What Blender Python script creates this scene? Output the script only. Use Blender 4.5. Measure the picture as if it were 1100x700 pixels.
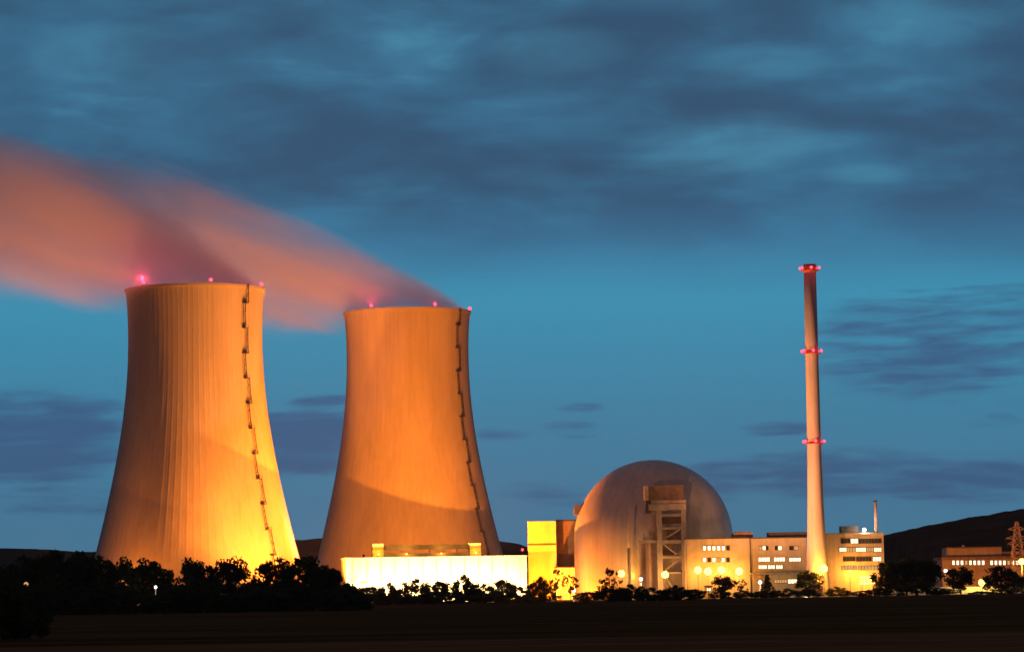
import bpy, bmesh, math, random
from mathutils import Vector, Matrix, Euler

for o in list(bpy.data.objects):
    bpy.data.objects.remove(o)
sc = bpy.context.scene
COL = sc.collection
R = math.radians
random.seed(7)

# ------------------------------------------------------------------ camera
FOC = 3300.0                       # focal length in pixels of an 1100 px wide frame
EYE = 6.0
camd = bpy.data.cameras.new('camera')
cam = bpy.data.objects.new('camera', camd)
COL.objects.link(cam)
camd.sensor_width = 36.0
camd.lens = 36.0 * FOC / 1100.0
camd.clip_start = 1.0
camd.clip_end = 40000.0
CAM_M = Matrix.Rotation(R(90 + 4.86), 4, 'X') @ Matrix.Rotation(R(-0.95), 4, 'Z')
CAM_M.translation = Vector((0, 0, EYE))
cam.matrix_world = CAM_M
sc.camera = cam


def at(x, y, d):
    """the point at distance d (metres north) that the photograph shows at x, y"""
    v = CAM_M.to_3x3() @ Vector(((x - 550) / FOC, (350 - y) / FOC, -1.0))
    v *= d / v.y
    return Vector((v.x, d, v.z + EYE))


def ground_x(x, d):
    """X of the ground point seen in image column x at distance d"""
    p = at(x, 630, d)
    q = at(x, 640, d)
    t = p.z / (p.z - q.z)
    return p.x + (q.x - p.x) * t


# ------------------------------------------------------------------ render settings
sc.view_settings.view_transform = 'Standard'
sc.view_settings.look = 'None'
sc.view_settings.exposure = 0.0
sc.view_settings.gamma = 1.0
sc.view_settings.use_curve_mapping = False
sc.render.engine = 'CYCLES'
cy = sc.cycles
cy.max_bounces = 6
cy.diffuse_bounces = 3
cy.glossy_bounces = 2
cy.transmission_bounces = 2
cy.transparent_max_bounces = 8
cy.volume_bounces = 3
cy.volume_step_rate = 0.35
cy.volume_max_steps = 256
cy.sample_clamp_indirect = 6.0
cy.use_denoising = True
cy.use_light_tree = True
cy.caustics_reflective = False
cy.caustics_refractive = False


# ------------------------------------------------------------------ node helpers
class NT:
    def __init__(self, tree):
        self.t = tree
        self.t.nodes.clear()

    def n(self, kind, **kw):
        nd = self.t.nodes.new(kind)
        for k, v in kw.items():
            setattr(nd, k, v)
        return nd

    def set(self, sock, v):
        if isinstance(v, bpy.types.NodeSocket):
            self.t.links.new(v, sock)
        elif isinstance(v, (tuple, list)) and sock.type == 'RGBA' and len(v) == 3:
            sock.default_value = (*v, 1.0)
        else:
            sock.default_value = v

    def math(self, op, a, b=0.0, c=None, clamp=False):
        nd = self.n('ShaderNodeMath', operation=op, use_clamp=clamp)
        self.set(nd.inputs[0], a)
        self.set(nd.inputs[1], b)
        if c is not None:
            self.set(nd.inputs[2], c)
        return nd.outputs[0]

    def maprange(self, v, a, b, c, d, smooth=True):
        nd = self.n('ShaderNodeMapRange', interpolation_type='SMOOTHSTEP' if smooth else 'LINEAR')
        for s, x in zip(nd.inputs[:5], (v, a, b, c, d)):
            self.set(s, x)
        return nd.outputs[0]

    def mix(self, f, a, b, mode='MIX'):
        nd = self.n('ShaderNodeMix', data_type='RGBA', blend_type=mode)
        self.set(nd.inputs[0], f)
        self.set(nd.inputs[6], a)
        self.set(nd.inputs[7], b)
        return nd.outputs[2]

    def comb(self, x, y, z):
        nd = self.n('ShaderNodeCombineXYZ')
        for s, v in zip(nd.inputs, (x, y, z)):
            self.set(s, v)
        return nd.outputs[0]

    def noise(self, vec, scale, detail=3.0, rough=0.55, dist=0.0):
        nd = self.n('ShaderNodeTexNoise')
        self.set(nd.inputs['Vector'], vec)
        nd.inputs['Scale'].default_value = scale
        nd.inputs['Detail'].default_value = detail
        nd.inputs['Roughness'].default_value = rough
        nd.inputs['Distortion'].default_value = dist
        return nd.outputs[0]

    def scaled(self, vec, s):
        nd = self.n('ShaderNodeMapping')
        self.set(nd.inputs['Vector'], vec)
        nd.inputs['Scale'].default_value = s
        return nd.outputs[0]

    def ramp(self, v, stops):
        nd = self.n('ShaderNodeValToRGB')
        el = nd.color_ramp.elements
        while len(el) < len(stops):
            el.new(0.5)
        for e, (p, c) in zip(el, stops):
            e.position = p
            e.color = (*c, 1)
        self.set(nd.inputs[0], v)
        return nd.outputs[0]


def lin(*rgb):
    return tuple((c / 255 / 12.92) if c <= 10 else ((c / 255 + 0.055) / 1.055) ** 2.4 for c in rgb)


# ------------------------------------------------------------------ sky (dusk, after sunset)
world = bpy.data.worlds.new('World')
sc.world = world
world.use_nodes = True
w = NT(world.node_tree)
tc = w.n('ShaderNodeTexCoord').outputs['Generated']
sep = w.n('ShaderNodeSeparateXYZ')
w.set(sep.inputs[0], tc)
dx, dy, dz = sep.outputs
az = w.math('ARCTAN2', dx, dy)                                   # 0 straight north, + to the east
hor = w.math('SQRT', w.math('ADD', w.math('MULTIPLY', dx, dx), w.math('MULTIPLY', dy, dy)))
el = w.math('ARCTAN2', dz, hor)
ELMAX = 0.20
grad = w.ramp(w.math('DIVIDE', el, ELMAX, clamp=True), [
    (0.00, lin(74, 124, 152)),
    (0.14, lin(70, 124, 158)),
    (0.30, lin(64, 135, 170)),
    (0.46, lin(60, 147, 182)),
    (0.56, lin(60, 134, 172)),
    (0.75, lin(60, 120, 156)),
    (1.00, lin(60, 116, 150))])
# high broken cloud deck, streaks seen flat from far below
uv = w.comb(az, el, 0.0)
warp = w.noise(w.scaled(uv, (7, 20, 1)), 1.0, 2.0)
elw = w.math('ADD', el, w.math('MULTIPLY', w.math('SUBTRACT', warp, 0.5), 0.014))
n1 = w.noise(w.scaled(w.comb(az, elw, 0.3), (14, 46, 1)), 1.0, 5.0, 0.52, 0.25)
n2 = w.noise(w.scaled(w.comb(az, elw, 4.1), (36, 100, 1)), 1.0, 4.0, 0.55, 0.1)
n3 = w.noise(w.scaled(w.comb(az, elw, 9.7), (5, 17, 1)), 1.0, 2.0, 0.5)
n4 = w.noise(w.scaled(w.comb(az, elw, 7.7), (45, 330, 1)), 1.0, 3.0, 0.5, 0.2)
nn = w.math('ADD', w.math('MULTIPLY', n1, 0.62), w.math('ADD', w.math('MULTIPLY', n2, 0.13), w.math('MULTIPLY', n3, 0.25)))
deck = w.maprange(w.math('ADD', el, w.math('MULTIPLY', w.math('SUBTRACT', n3, 0.5), 0.05)), 0.098, 0.135, 0.0, 1.0)
dark = w.maprange(nn, 0.36, 0.60, 0.25, 1.0)
dark = w.math('MULTIPLY', dark, deck)


def blob(a0, e0, sa, se, k):
    """a cloud bank centred at azimuth a0, elevation e0"""
    qa = w.math('DIVIDE', w.math('SUBTRACT', az, a0), sa)
    qe = w.math('DIVIDE', w.math('SUBTRACT', elw, e0), se)
    q = w.math('ADD', w.math('MULTIPLY', qa, qa), w.math('MULTIPLY', qe, qe))
    g = w.maprange(q, 0.0, 1.0, k, 0.0)
    return g


def azel(x, y):
    v = at(x, y, 1000) - Vector((0, 0, EYE))
    return math.atan2(v.x, v.y), math.atan2(v.z, math.hypot(v.x, v.y))


bank = None
for (px, py, wx, wy, k) in [(40, 470, 150, 60, 0.95), (330, 478, 120, 52, 0.9), (610, 462, 55, 15, 0.55), (540, 464, 55, 14, 0.5),
                            (835, 459, 60, 13, 0.6), (1050, 370, 230, 90, 0.62), (930, 512, 320, 42, 0.75),
                            (620, 437, 40, 9, 0.45), (1070, 452, 50, 10, 0.5), (345, 430, 50, 9, 0.5), (80, 530, 200, 26, 0.5),
                            (640, 530, 300, 26, 0.3)]:
    a0, e0 = azel(px, py)
    g = blob(a0, e0, wx / FOC, wy / FOC, k)
    bank = g if bank is None else w.math('MAXIMUM', bank, g)
bn = w.math('ADD', w.math('MULTIPLY', n1, 0.7), w.math('MULTIPLY', n2, 0.3))
bn = w.math('ADD', bn, w.math('MULTIPLY', w.math('SUBTRACT', n4, 0.5), 0.8))
bank = w.math('MULTIPLY', w.maprange(w.math('ADD', bank, w.math('MULTIPLY', w.math('SUBTRACT', bn, 0.5), 1.7)), 0.15, 0.95, 0.0, 1.0), w.maprange(bank, 0.02, 0.35, 0.0, 0.9))
cloud = w.math('MAXIMUM', dark, bank)
ccol = w.ramp(w.math('DIVIDE', el, ELMAX, clamp=True), [
    (0.0, lin(60, 92, 128)), (0.35, lin(56, 92, 136)), (0.65, lin(50, 84, 116)), (1.0, lin(48, 80, 110))])
sky = w.mix(w.math('MULTIPLY', cloud, 0.95), grad, ccol)
# paler breaks in the deck
brk = w.math('MULTIPLY', w.maprange(nn, 0.30, 0.44, 1.0, 0.0), deck)
for (px, py, wx, wy, k) in [(600, 55, 90, 34, 0.9), (780, 155, 130, 40, 1.0), (560, 190, 60, 16, 0.4), (820, 70, 90, 30, 0.5),
                            (120, 60, 120, 45, 0.6), (990, 20, 120, 30, 0.5), (930, 190, 60, 14, 0.5)]:
    a0, e0 = azel(px, py)
    g = w.math('MULTIPLY', blob(a0, e0, wx / FOC, wy / FOC, k), w.maprange(n1, 0.35, 0.6, 1.0, 0.35))
    brk = w.math('MAXIMUM', brk, g)
sky = w.mix(w.math('MULTIPLY', brk, 0.62), sky, lin(78, 150, 182))
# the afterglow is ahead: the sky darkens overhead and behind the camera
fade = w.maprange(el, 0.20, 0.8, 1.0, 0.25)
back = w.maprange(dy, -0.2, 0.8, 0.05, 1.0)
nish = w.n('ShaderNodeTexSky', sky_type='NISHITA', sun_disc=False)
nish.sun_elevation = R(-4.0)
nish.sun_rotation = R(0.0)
sky = w.mix(w.math('MULTIPLY', fade, back), (0.075, 0.052, 0.056), sky)  # unseen sky tinted warm to light the field and dome top
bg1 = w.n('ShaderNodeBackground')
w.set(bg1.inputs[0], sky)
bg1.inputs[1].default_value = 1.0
bg2 = w.n('ShaderNodeBackground')
w.set(bg2.inputs[0], nish.outputs[0])
bg2.inputs[1].default_value = 0.02
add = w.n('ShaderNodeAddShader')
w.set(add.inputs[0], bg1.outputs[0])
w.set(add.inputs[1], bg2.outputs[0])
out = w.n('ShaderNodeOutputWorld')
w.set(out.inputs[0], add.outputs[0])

SODIUM = (1.0, 0.222, 0.012)
SODIUM_PALE = (1.0, 0.36, 0.04)
WHITE = (1.0, 0.72, 0.42)
RED = (1.0, 0.045, 0.11)


# ------------------------------------------------------------------ materials
def surface(name, base, var=0.25, scale=0.2, rough=0.85, stretch=(1, 1, 1), bump=0.0, fine=None, metallic=0.0, streak=0.0, spec=0.3):
    m = bpy.data.materials.new(name)
    m.use_nodes = True
    t = NT(m.node_tree)
    co = t.n('ShaderNodeTexCoord').outputs['Object']
    a = t.noise(t.scaled(co, stretch), scale, 5.0, 0.6)
    f = t.maprange(a, 0.3, 0.7, 1.0 - var, 1.0 + var)
    if streak:
        s = t.noise(t.scaled(co, (0.55, 0.55, 0.012)), 1.0, 4.0, 0.65)
        f = t.math('MULTIPLY', f, t.maprange(s, 0.35, 0.68, 1.0 + streak * 0.3, 1.0 - streak))
    col = t.mix(1.0, base, t.comb(f, f, f), 'MULTIPLY')
    p = t.n('ShaderNodeBsdfPrincipled')
    t.set(p.inputs['Base Color'], col)
    p.inputs['Roughness'].default_value = rough
    p.inputs['Metallic'].default_value = metallic
    p.inputs['Specular IOR Level'].default_value = spec
    if bump:
        b = t.n('ShaderNodeBump')
        b.inputs['Strength'].default_value = bump
        b.inputs['Distance'].default_value = 0.5
        t.set(b.inputs['Height'], t.noise(co, fine or scale * 8, 4.0))
        t.set(p.inputs['Normal'], b.outputs[0])
    o = t.n('ShaderNodeOutputMaterial')
    t.set(o.inputs[0], p.outputs[0])
    return m


def glow(name, colour, strength):
    m = bpy.data.materials.new(name)
    m.use_nodes = True
    t = NT(m.node_tree)
    e = t.n('ShaderNodeEmission')
    t.set(e.inputs[0], colour)
    e.inputs[1].default_value = strength
    o = t.n('ShaderNodeOutputMaterial')
    t.set(o.inputs[0], e.outputs[0])
    return m


M = dict(
    tower=surface('tower_concrete', (0.42, 0.395, 0.36), 0.10, 0.05, 0.9, (1, 1, 0.35), 0.10, 0.6, streak=0.09),
    column=surface('column_concrete', (0.30, 0.28, 0.25), 0.2, 0.4),
    steel=surface('dark_steel', (0.05, 0.05, 0.05), 0.2, 1.0, 0.6, metallic=0.3),
    galv=surface('galvanised_steel', (0.32, 0.32, 0.32), 0.15, 1.0, 0.5, metallic=0.4),
    dome=surface('dome_concrete', (0.46, 0.43, 0.45), 0.10, 0.07, 0.36, (1, 1, 0.5), 0.10, 0.5, streak=0.14, spec=0.6),
    stack=surface('stack_concrete', (0.52, 0.45, 0.42), 0.10, 0.15, 0.85, (1, 1, 0.3), streak=0.15),
    panel=surface('pale_cladding', (0.62, 0.60, 0.54), 0.08, 0.3, 0.6, (1, 1, 0.5), streak=0.1),
    yellowclad=surface('yellow_cladding', (0.62, 0.52, 0.22), 0.07, 0.3, 0.6, streak=0.08),
    plaster=surface('plaster_wall', (0.50, 0.41, 0.29), 0.12, 0.25, 0.8, streak=0.12),
    brown=surface('brown_cladding', (0.30, 0.21, 0.17), 0.18, 0.3, 0.8, streak=0.1),
    concrete=surface('grey_concrete', (0.33, 0.30, 0.27), 0.18, 0.4, 0.85, streak=0.15),
    darkbrown=surface('dark_brown_cladding', (0.13, 0.09, 0.07), 0.25, 0.5, 0.8, streak=0.15),  # plain dark brown, deeper than the other cladding
    darkroof=surface('dark_roofing', (0.07, 0.065, 0.07), 0.2, 0.4),
    bark=surface('bark', (0.06, 0.045, 0.03), 0.3, 2.0),
    hill=surface('wooded_hillside', (0.030, 0.020, 0.016), 0.5, 0.02, 0.95, bump=0.6, fine=0.06, spec=0.0),
    ground=surface('rough_ground', (0.085, 0.046, 0.022), 0.45, 0.05, 0.95, (0.6, 1.6, 1), 0.5, 1.2, spec=0.0),
    field=surface('stubble_field', (0.15, 0.085, 0.045), 0.35, 0.06, 0.95, (0.4, 2.0, 1), 0.5, 1.5, spec=0.0),
    meadow=surface('dark_meadow', (0.08, 0.050, 0.020), 0.4, 0.03, 0.95, (0.3, 1.6, 1), 0.5, 1.0, spec=0.0),
    yard=surface('paved_yard', (0.14, 0.125, 0.11), 0.3, 0.1, 0.9),
    frame=surface('window_frame', (0.10, 0.08, 0.07), 0.1, 1.0, 0.5),
    glass=surface('dark_glass', (0.03, 0.03, 0.035), 0.2, 0.8, 0.12),
    lit=glow('lit_window', (1.0, 0.74, 0.42), 2.6),
    litdim=glow('dim_window', (1.0, 0.50, 0.16), 0.75),
    lamp_sodium=glow('sodium_lamp', (1.0, 0.60, 0.11), 6.0),
    lamp_white=glow('white_lamp', (1.0, 0.85, 0.68), 7.0),
    lamp_dim=glow('dim_lamp', (1.0, 0.45, 0.2), 0.8),
    lamp_red=glow('red_obstruction_lamp', (1.0, 0.035, 0.06), 6.5),
    redglow=surface('red_lamp_tint', (0.42, 0.10, 0.08), 0.15, 0.5, 0.6),  # glow of the red lamps put into the gallery and top band colour
)


def leaf_material(name, base):
    m = bpy.data.materials.new(name)
    m.use_nodes = True
    t = NT(m.node_tree)
    co = t.n('ShaderNodeTexCoord').outputs['Object']
    a = t.noise(co, 7.0, 3.0)
    f = t.maprange(a, 0.3, 0.7, 0.6, 1.4)
    col = t.mix(1.0, base, t.comb(f, f, f), 'MULTIPLY')
    d = t.n('ShaderNodeBsdfDiffuse')
    tr = t.n('ShaderNodeBsdfTranslucent')
    t.set(d.inputs[0], col)
    t.set(tr.inputs[0], col)
    mx = t.n('ShaderNodeMixShader')
    mx.inputs[0].default_value = 0.25
    t.set(mx.inputs[1], d.outputs[0])
    t.set(mx.inputs[2], tr.outputs[0])
    o = t.n('ShaderNodeOutputMaterial')
    t.set(o.inputs[0], mx.outputs[0])
    return m


M['leaf'] = leaf_material('broadleaf_foliage', (0.045, 0.055, 0.022))
M['leaf2'] = leaf_material('conifer_foliage', (0.035, 0.045, 0.025))


# ------------------------------------------------------------------ mesh builder
class MB:
    def __init__(self):
        self.v, self.f, self.mi, self.sm = [], [], [], []

    def add(self, vs, fs, mi=0, smooth=False):
        n = len(self.v)
        self.v += [Vector(p) for p in vs]
        for f in fs:
            self.f.append([n + i for i in f])
            self.mi.append(mi)
            self.sm.append(smooth)
        return self

    def box(self, a, b, mi=0):
        x0, y0, z0 = a
        x1, y1, z1 = b
        return self.add([(x0, y0, z0), (x1, y0, z0), (x1, y1, z0), (x0, y1, z0), (x0, y0, z1), (x1, y0, z1), (x1, y1, z1), (x0, y1, z1)],
                        [(0, 3, 2, 1), (4, 5, 6, 7), (0, 1, 5, 4), (1, 2, 6, 5), (2, 3, 7, 6), (3, 0, 4, 7)], mi)

    def bar(self, p, q, r0, r1=None, seg=8, mi=0, smooth=True):
        p, q = Vector(p), Vector(q)
        r1 = r0 if r1 is None else r1
        d = (q - p).normalized()
        u = d.cross(Vector((0, 0, 1)) if abs(d.z) < 0.9 else Vector((1, 0, 0))).normalized()
        k = d.cross(u)
        vs = []
        for c, r in ((p, r0), (q, r1)):
            for i in range(seg):
                a = 2 * math.pi * i / seg
                vs.append(c + u * (r * math.cos(a)) + k * (r * math.sin(a)))
        n = len(self.v)
        fs = [(i, (i + 1) % seg, seg + (i + 1) % seg, seg + i) for i in range(seg)]
        self.add(vs, fs, mi, smooth)
        self.add([], [])
        self.f.append([n + i for i in range(seg)][::-1]); self.mi.append(mi); self.sm.append(False)
        self.f.append([n + seg + i for i in range(seg)]); self.mi.append(mi); self.sm.append(False)
        return self

    def lathe(self, prof, seg=48, mi=0, closed=False, centre=(0, 0, 0), smooth=True):
        """prof: list of (radius, z); closed joins last to first"""
        vs, fs = [], []
        cx, cy_, cz = centre
        for (r, z) in prof:
            for i in range(seg):
                a = 2 * math.pi * i / seg
                vs.append((cx + r * math.sin(a), cy_ - r * math.cos(a), cz + z))
        n = len(prof)
        for j in range(n if closed else n - 1):
            k = (j + 1) % n
            for i in range(seg):
                i2 = (i + 1) % seg
                fs.append((j * seg + i, j * seg + i2, k * seg + i2, k * seg + i))
        return self.add(vs, fs, mi, smooth)

    def ball(self, c, r, mi=0, seg=10, rings=6, sz=1.0):
        prof = [(max(1e-3, r * math.sin(math.pi * i / rings)), -sz * r * math.cos(math.pi * i / rings)) for i in range(rings + 1)]
        return self.lathe(prof, seg, mi, False, c)

    def build(self, name, mats, parent=None, loc=None):
        me = bpy.data.meshes.new(name)
        me.from_pydata([tuple(p) for p in self.v], [], self.f)
        for m in (mats if isinstance(mats, (list, tuple)) else [mats]):
            me.materials.append(m)
        me.polygons.foreach_set('material_index', self.mi)
        me.polygons.foreach_set('use_smooth', self.sm)
        me.update()
        o = bpy.data.objects.new(name, me)
        COL.objects.link(o)
        if parent is not None:
            o.parent = parent
        if loc is not None:
            o.location = loc
        return o


def tag(o, label=None, cat=None, group=None, kind=None):
    for k, v in (('label', label), ('category', cat), ('group', group), ('kind', kind)):
        if v:
            o[k] = v
    return o


def thing(name, label, cat, loc=(0, 0, 0), rz=0.0, group=None):
    o = bpy.data.objects.new(name, None)
    COL.objects.link(o)
    o.location = loc
    o.rotation_euler = (0, 0, rz)
    o.empty_display_size = 2
    return tag(o, label, cat, group)


def dup(o, parent=None):
    c = o.copy()
    COL.objects.link(c)
    if parent is not None:
        c.parent = parent
    return c


def point(name, loc, power, colour, size=0.4, parent=None):
    l = bpy.data.lights.new(name, 'POINT')
    l.energy = power
    l.color = colour
    l.shadow_soft_size = size
    o = bpy.data.objects.new(name, l)
    COL.objects.link(o)
    o.location = loc
    if parent is not None:
        o.parent = parent
    return o


def spot(name, loc, target, power, colour, cone, blend, size=0.4):
    l = bpy.data.lights.new(name, 'SPOT')
    l.energy = power
    l.color = colour
    l.spot_size = R(cone)
    l.spot_blend = blend
    l.shadow_soft_size = size
    o = bpy.data.objects.new(name, l)
    COL.objects.link(o)
    o.location = loc
    o.rotation_euler = (Vector(target) - Vector(loc)).to_track_quat('-Z', 'Y').to_euler()
    return o


# ------------------------------------------------------------------ ground, fields, yard, hills
mb = MB()
mb.add([(-9000, -300, 0), (9000, -300, 0), (9000, 14000, 0), (-9000, 14000, 0)], [(0, 1, 2, 3)])
tag(mb.build('ground', M['ground']), kind='structure')


def sheet(name, pts, z, mat):
    b = MB()
    b.add([(x, y, z) for x, y in pts], [tuple(range(len(pts)))])
    return tag(b.build(name, mat), kind='structure')


sheet('field', [(-260, -40), (260, -40), (260, 352), (-260, 366)], 0.008, M['field'])
sheet('meadow', [(-700, 367), (700, 353), (900, 1190), (-900, 905)], 0.004, M['meadow'])
sheet('yard', [(-40, 1262), (460, 1262), (460, 1480), (-40, 1480)], 0.012, M['yard'])


def hills(name, d, prof, depth, seed):
    """ridge whose skyline passes through the given picture points"""
    rnd = random.Random(seed)
    pts = [at(x, y, d) for x, y in prof]
    xs = [p.x for p in pts]
    n = 220
    rows = 14
    vs, fs = [], []
    ph = [(rnd.uniform(0.004, 0.03), rnd.uniform(0, 6.3), rnd.uniform(0.3, 1.4)) for _ in range(9)]
    for j in range(rows + 1):
        t = j / rows
        v = (t - 0.5) * 2
        fall = max(0.0, 1 - v * v) ** 0.8
        for i in range(n + 1):
            x = xs[0] + (xs[-1] - xs[0]) * i / n
            k = max(i_ for i_ in range(len(xs) - 1) if xs[i_] <= x + 1e-6)
            f = (x - xs[k]) / (xs[k + 1] - xs[k])
            f = f * f * (3 - 2 * f) * 0.5 + f * 0.5
            h = pts[k].z * (1 - f) + pts[k + 1].z * f
            h += sum(a * math.sin(w_ * x * 1.7 + p_ + 5 * t) for w_, p_, a in ph) * 0.5 + rnd.uniform(-0.8, 0.8)
            y = d + v * depth + 60 * math.sin(x * 0.003 + t * 3)
            vs.append((x, y, h * fall - 1.0))
    for j in range(rows):
        for i in range(n):
            a = j * (n + 1) + i
            fs.append((a, a + 1, a + n + 2, a + n + 1))
    b = MB()
    b.add(vs, fs, 0, True)
    return tag(b.build(name, M['hill']), kind='structure')


hills('hill_right', 3200, [(930, 640), (948, 574), (975, 567), (1010, 560), (1055, 553), (1100, 545), (1180, 530), (1320, 528), (1500, 560), (1700, 632)], 700, 3)
hills('hill_left', 5200, [(-500, 636), (-300, 600), (-60, 588), (20, 588), (110, 592), (240, 586), (330, 579), (350, 577), (470, 577), (535, 580), (552, 583), (575, 589), (640, 600), (760, 630)], 900, 4)


# ------------------------------------------------------------------ evening haze
hzb = MB()
hzb.box((-2600, -60, -1.5), (2600, 7200, 420))
hm = bpy.data.materials.new('haze_air')
hm.use_nodes = True
t = NT(hm.node_tree)
pv = t.n('ShaderNodeVolumePrincipled')
pv.inputs['Color'].default_value = (0.85, 0.88, 0.92, 1)
pv.inputs['Density'].default_value = 0.000024
o_ = t.n('ShaderNodeOutputMaterial')
t.set(o_.inputs['Volume'], pv.outputs[0])
tag(hzb.build('haze', hm), kind='stuff')

# ------------------------------------------------------------------ cooling towers
def tower_radius(z):
    return 32.1 * math.sqrt(1 + ((z - 128) / 92.0) ** 2)


TOWER_H = 150.4
SILL = 10.0


def make_shell():
    b = MB()
    ribs, per = 84, 4
    seg = ribs * per
    zs = [SILL + (TOWER_H - SILL) * i / 72 for i in range(73)]
    prof = [(tower_radius(z), z, True) for z in zs]
    prof += [(tower_radius(TOWER_H) + 0.7, TOWER_H - 0.02, False), (tower_radius(TOWER_H) + 0.7, TOWER_H + 1.2, False), (tower_radius(TOWER_H) - 1.2, TOWER_H + 1.2, False)]
    prof += [(tower_radius(z) - 0.9, z, False) for z in reversed(zs[::6])]
    vs, fs = [], []
    for (r, z, rib) in prof:
        for i in range(seg):
            a = 2 * math.pi * i / seg
            rr = r + (0.055 if rib and i % per == 0 else 0.0)
            vs.append((rr * math.sin(a), -rr * math.cos(a), z))
    n = len(prof)
    for j in range(n):
        k = (j + 1) % n
        for i in range(seg):
            i2 = (i + 1) % seg
            fs.append((j * seg + i, j * seg + i2, k * seg + i2, k * seg + i))
    b.add(vs, fs, 0, False)
    return b


def polar(phi, r, z):
    """phi in degrees: 0 faces the camera side (south), + towards the east"""
    a = R(phi)
    return Vector((r * math.sin(a), -r * math.cos(a), z))


def make_tower(label, loc, ladder_phi, lamps, first=None):
    root = thing('cooling_tower', label, 'cooling tower', loc, 0, 'hyperbolic cooling towers')
    if first is None:
        make_shell().build('shell', M['tower'], root)
        nleg = 40
        cols = []
        for i in range(nleg):
            b = MB()
            a0, a1 = 360 * i / nleg, 360 * (i + 0.5) / nleg
            b.bar(polar(a1, tower_radius(0) + 1.5, 0), polar(a0, tower_radius(SILL) - 0.45, SILL + 0.2), 0.55, 0.5, 6)
            b.bar(polar(a1, tower_radius(0) + 1.5, 0.05), polar(a0 + 360 / nleg, tower_radius(SILL) - 0.45, SILL + 0.25), 0.55, 0.5, 6)
            b.build('support_column', M['column'], root)
    else:
        for ch in first.children:
            if ch.name.startswith(('shell', 'support_column')):
                dup(ch, root)
    # caged ladder running up the shell, jogging sideways at each landing
    b = MB()
    zs = [SILL + 1] + [SILL + 1 + 12.0 * k for k in range(1, 12)] + [TOWER_H + 1.5]
    off = []
    for k in range(len(zs) - 1):
        s = 0.9 if k % 2 else -0.9
        n = max(2, int((zs[k + 1] - zs[k]) / 3))
        prev = None
        for q in range(n + 1):
            z = zs[k] + (zs[k + 1] - zs[k]) * q / n
            r = tower_radius(min(z, TOWER_H))
            ph = ladder_phi + math.degrees(s / r)
            c = polar(ph, r + 0.95, z)
            t = polar(ph + 90, 1, 0)
            rail = (c - t * 0.42, c + t * 0.42, polar(ph, r + 1.7, z))
            if prev:
                for a_, b_ in zip(prev, rail):
                    b.bar(a_, b_, 0.12, None, 4)
            for a_, b_ in ((rail[0], rail[2]), (rail[1], rail[2]), (rail[0], rail[1])):
                b.bar(a_, b_, 0.08, None, 4)
            prev = rail
    b.build('ladder', M['steel'], root)
    for z in zs[1:-1]:
        b = MB()
        r = tower_radius(z)
        c = polar(ladder_phi, r + 0.9, z)
        t = polar(ladder_phi + 90, 1, 0)
        o = polar(ladder_phi, 1, 0)
        vs = []
        for dz_ in (-0.15, 0.15):
            for s, u in ((-1.5, -0.8), (1.5, -0.8), (1.5, 0.7), (-1.5, 0.7)):
                vs.append(c + t * s + o * u + Vector((0, 0, dz_)))
        b.add(vs, [(0, 3, 2, 1), (4, 5, 6, 7), (0, 1, 5, 4), (1, 2, 6, 5), (2, 3, 7, 6), (3, 0, 4, 7)])
        for s in (-1.45, 1.45):
            b.bar(c + t * s + o * 0.65, c + t * s + o * 0.65 + Vector((0, 0, 1.2)), 0.07, None, 4)
        b.bar(c - t * 1.45 + o * 0.65 + Vector((0, 0, 1.2)), c + t * 1.45 + o * 0.65 + Vector((0, 0, 1.2)), 0.07, None, 4)
        b.build('landing', M['steel'], root)
    for ph, pw in lamps:
        b = MB()
        p = polar(ph, tower_radius(TOWER_H) + 0.2, TOWER_H + 1.2)
        b.bar(p, p + Vector((0, 0, 0.9)), 0.12, None, 6, 1)
        b.ball(p + Vector((0, 0, 1.5)), 0.85, 0)
        b.build('obstruction_light', [M['lamp_red'], M['steel']], root)
        point('obstruction_lamp', polar(ph, tower_radius(TOWER_H) + 0.6, TOWER_H + 4.2), pw, RED, 0.5, root)
    return root


D1, D2 = 1476.0, 1618.0
T1 = Vector((ground_x(212, D1), D1, 0))
T2 = Vector((ground_x(441.5, D2), D2, 0))
six = lambda a, p: [(a + 60 * k, p if k == 0 else p * 0.25) for k in range(5)]
tower1 = make_tower('nearer and larger concrete cooling tower, brightly lit at its lower right', T1, 52, six(-41, 9000))
tower2 = make_tower('evenly orange lit cooling tower standing behind the floodlit long hall', T2, 55, six(-32, 6000), tower1)


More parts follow.
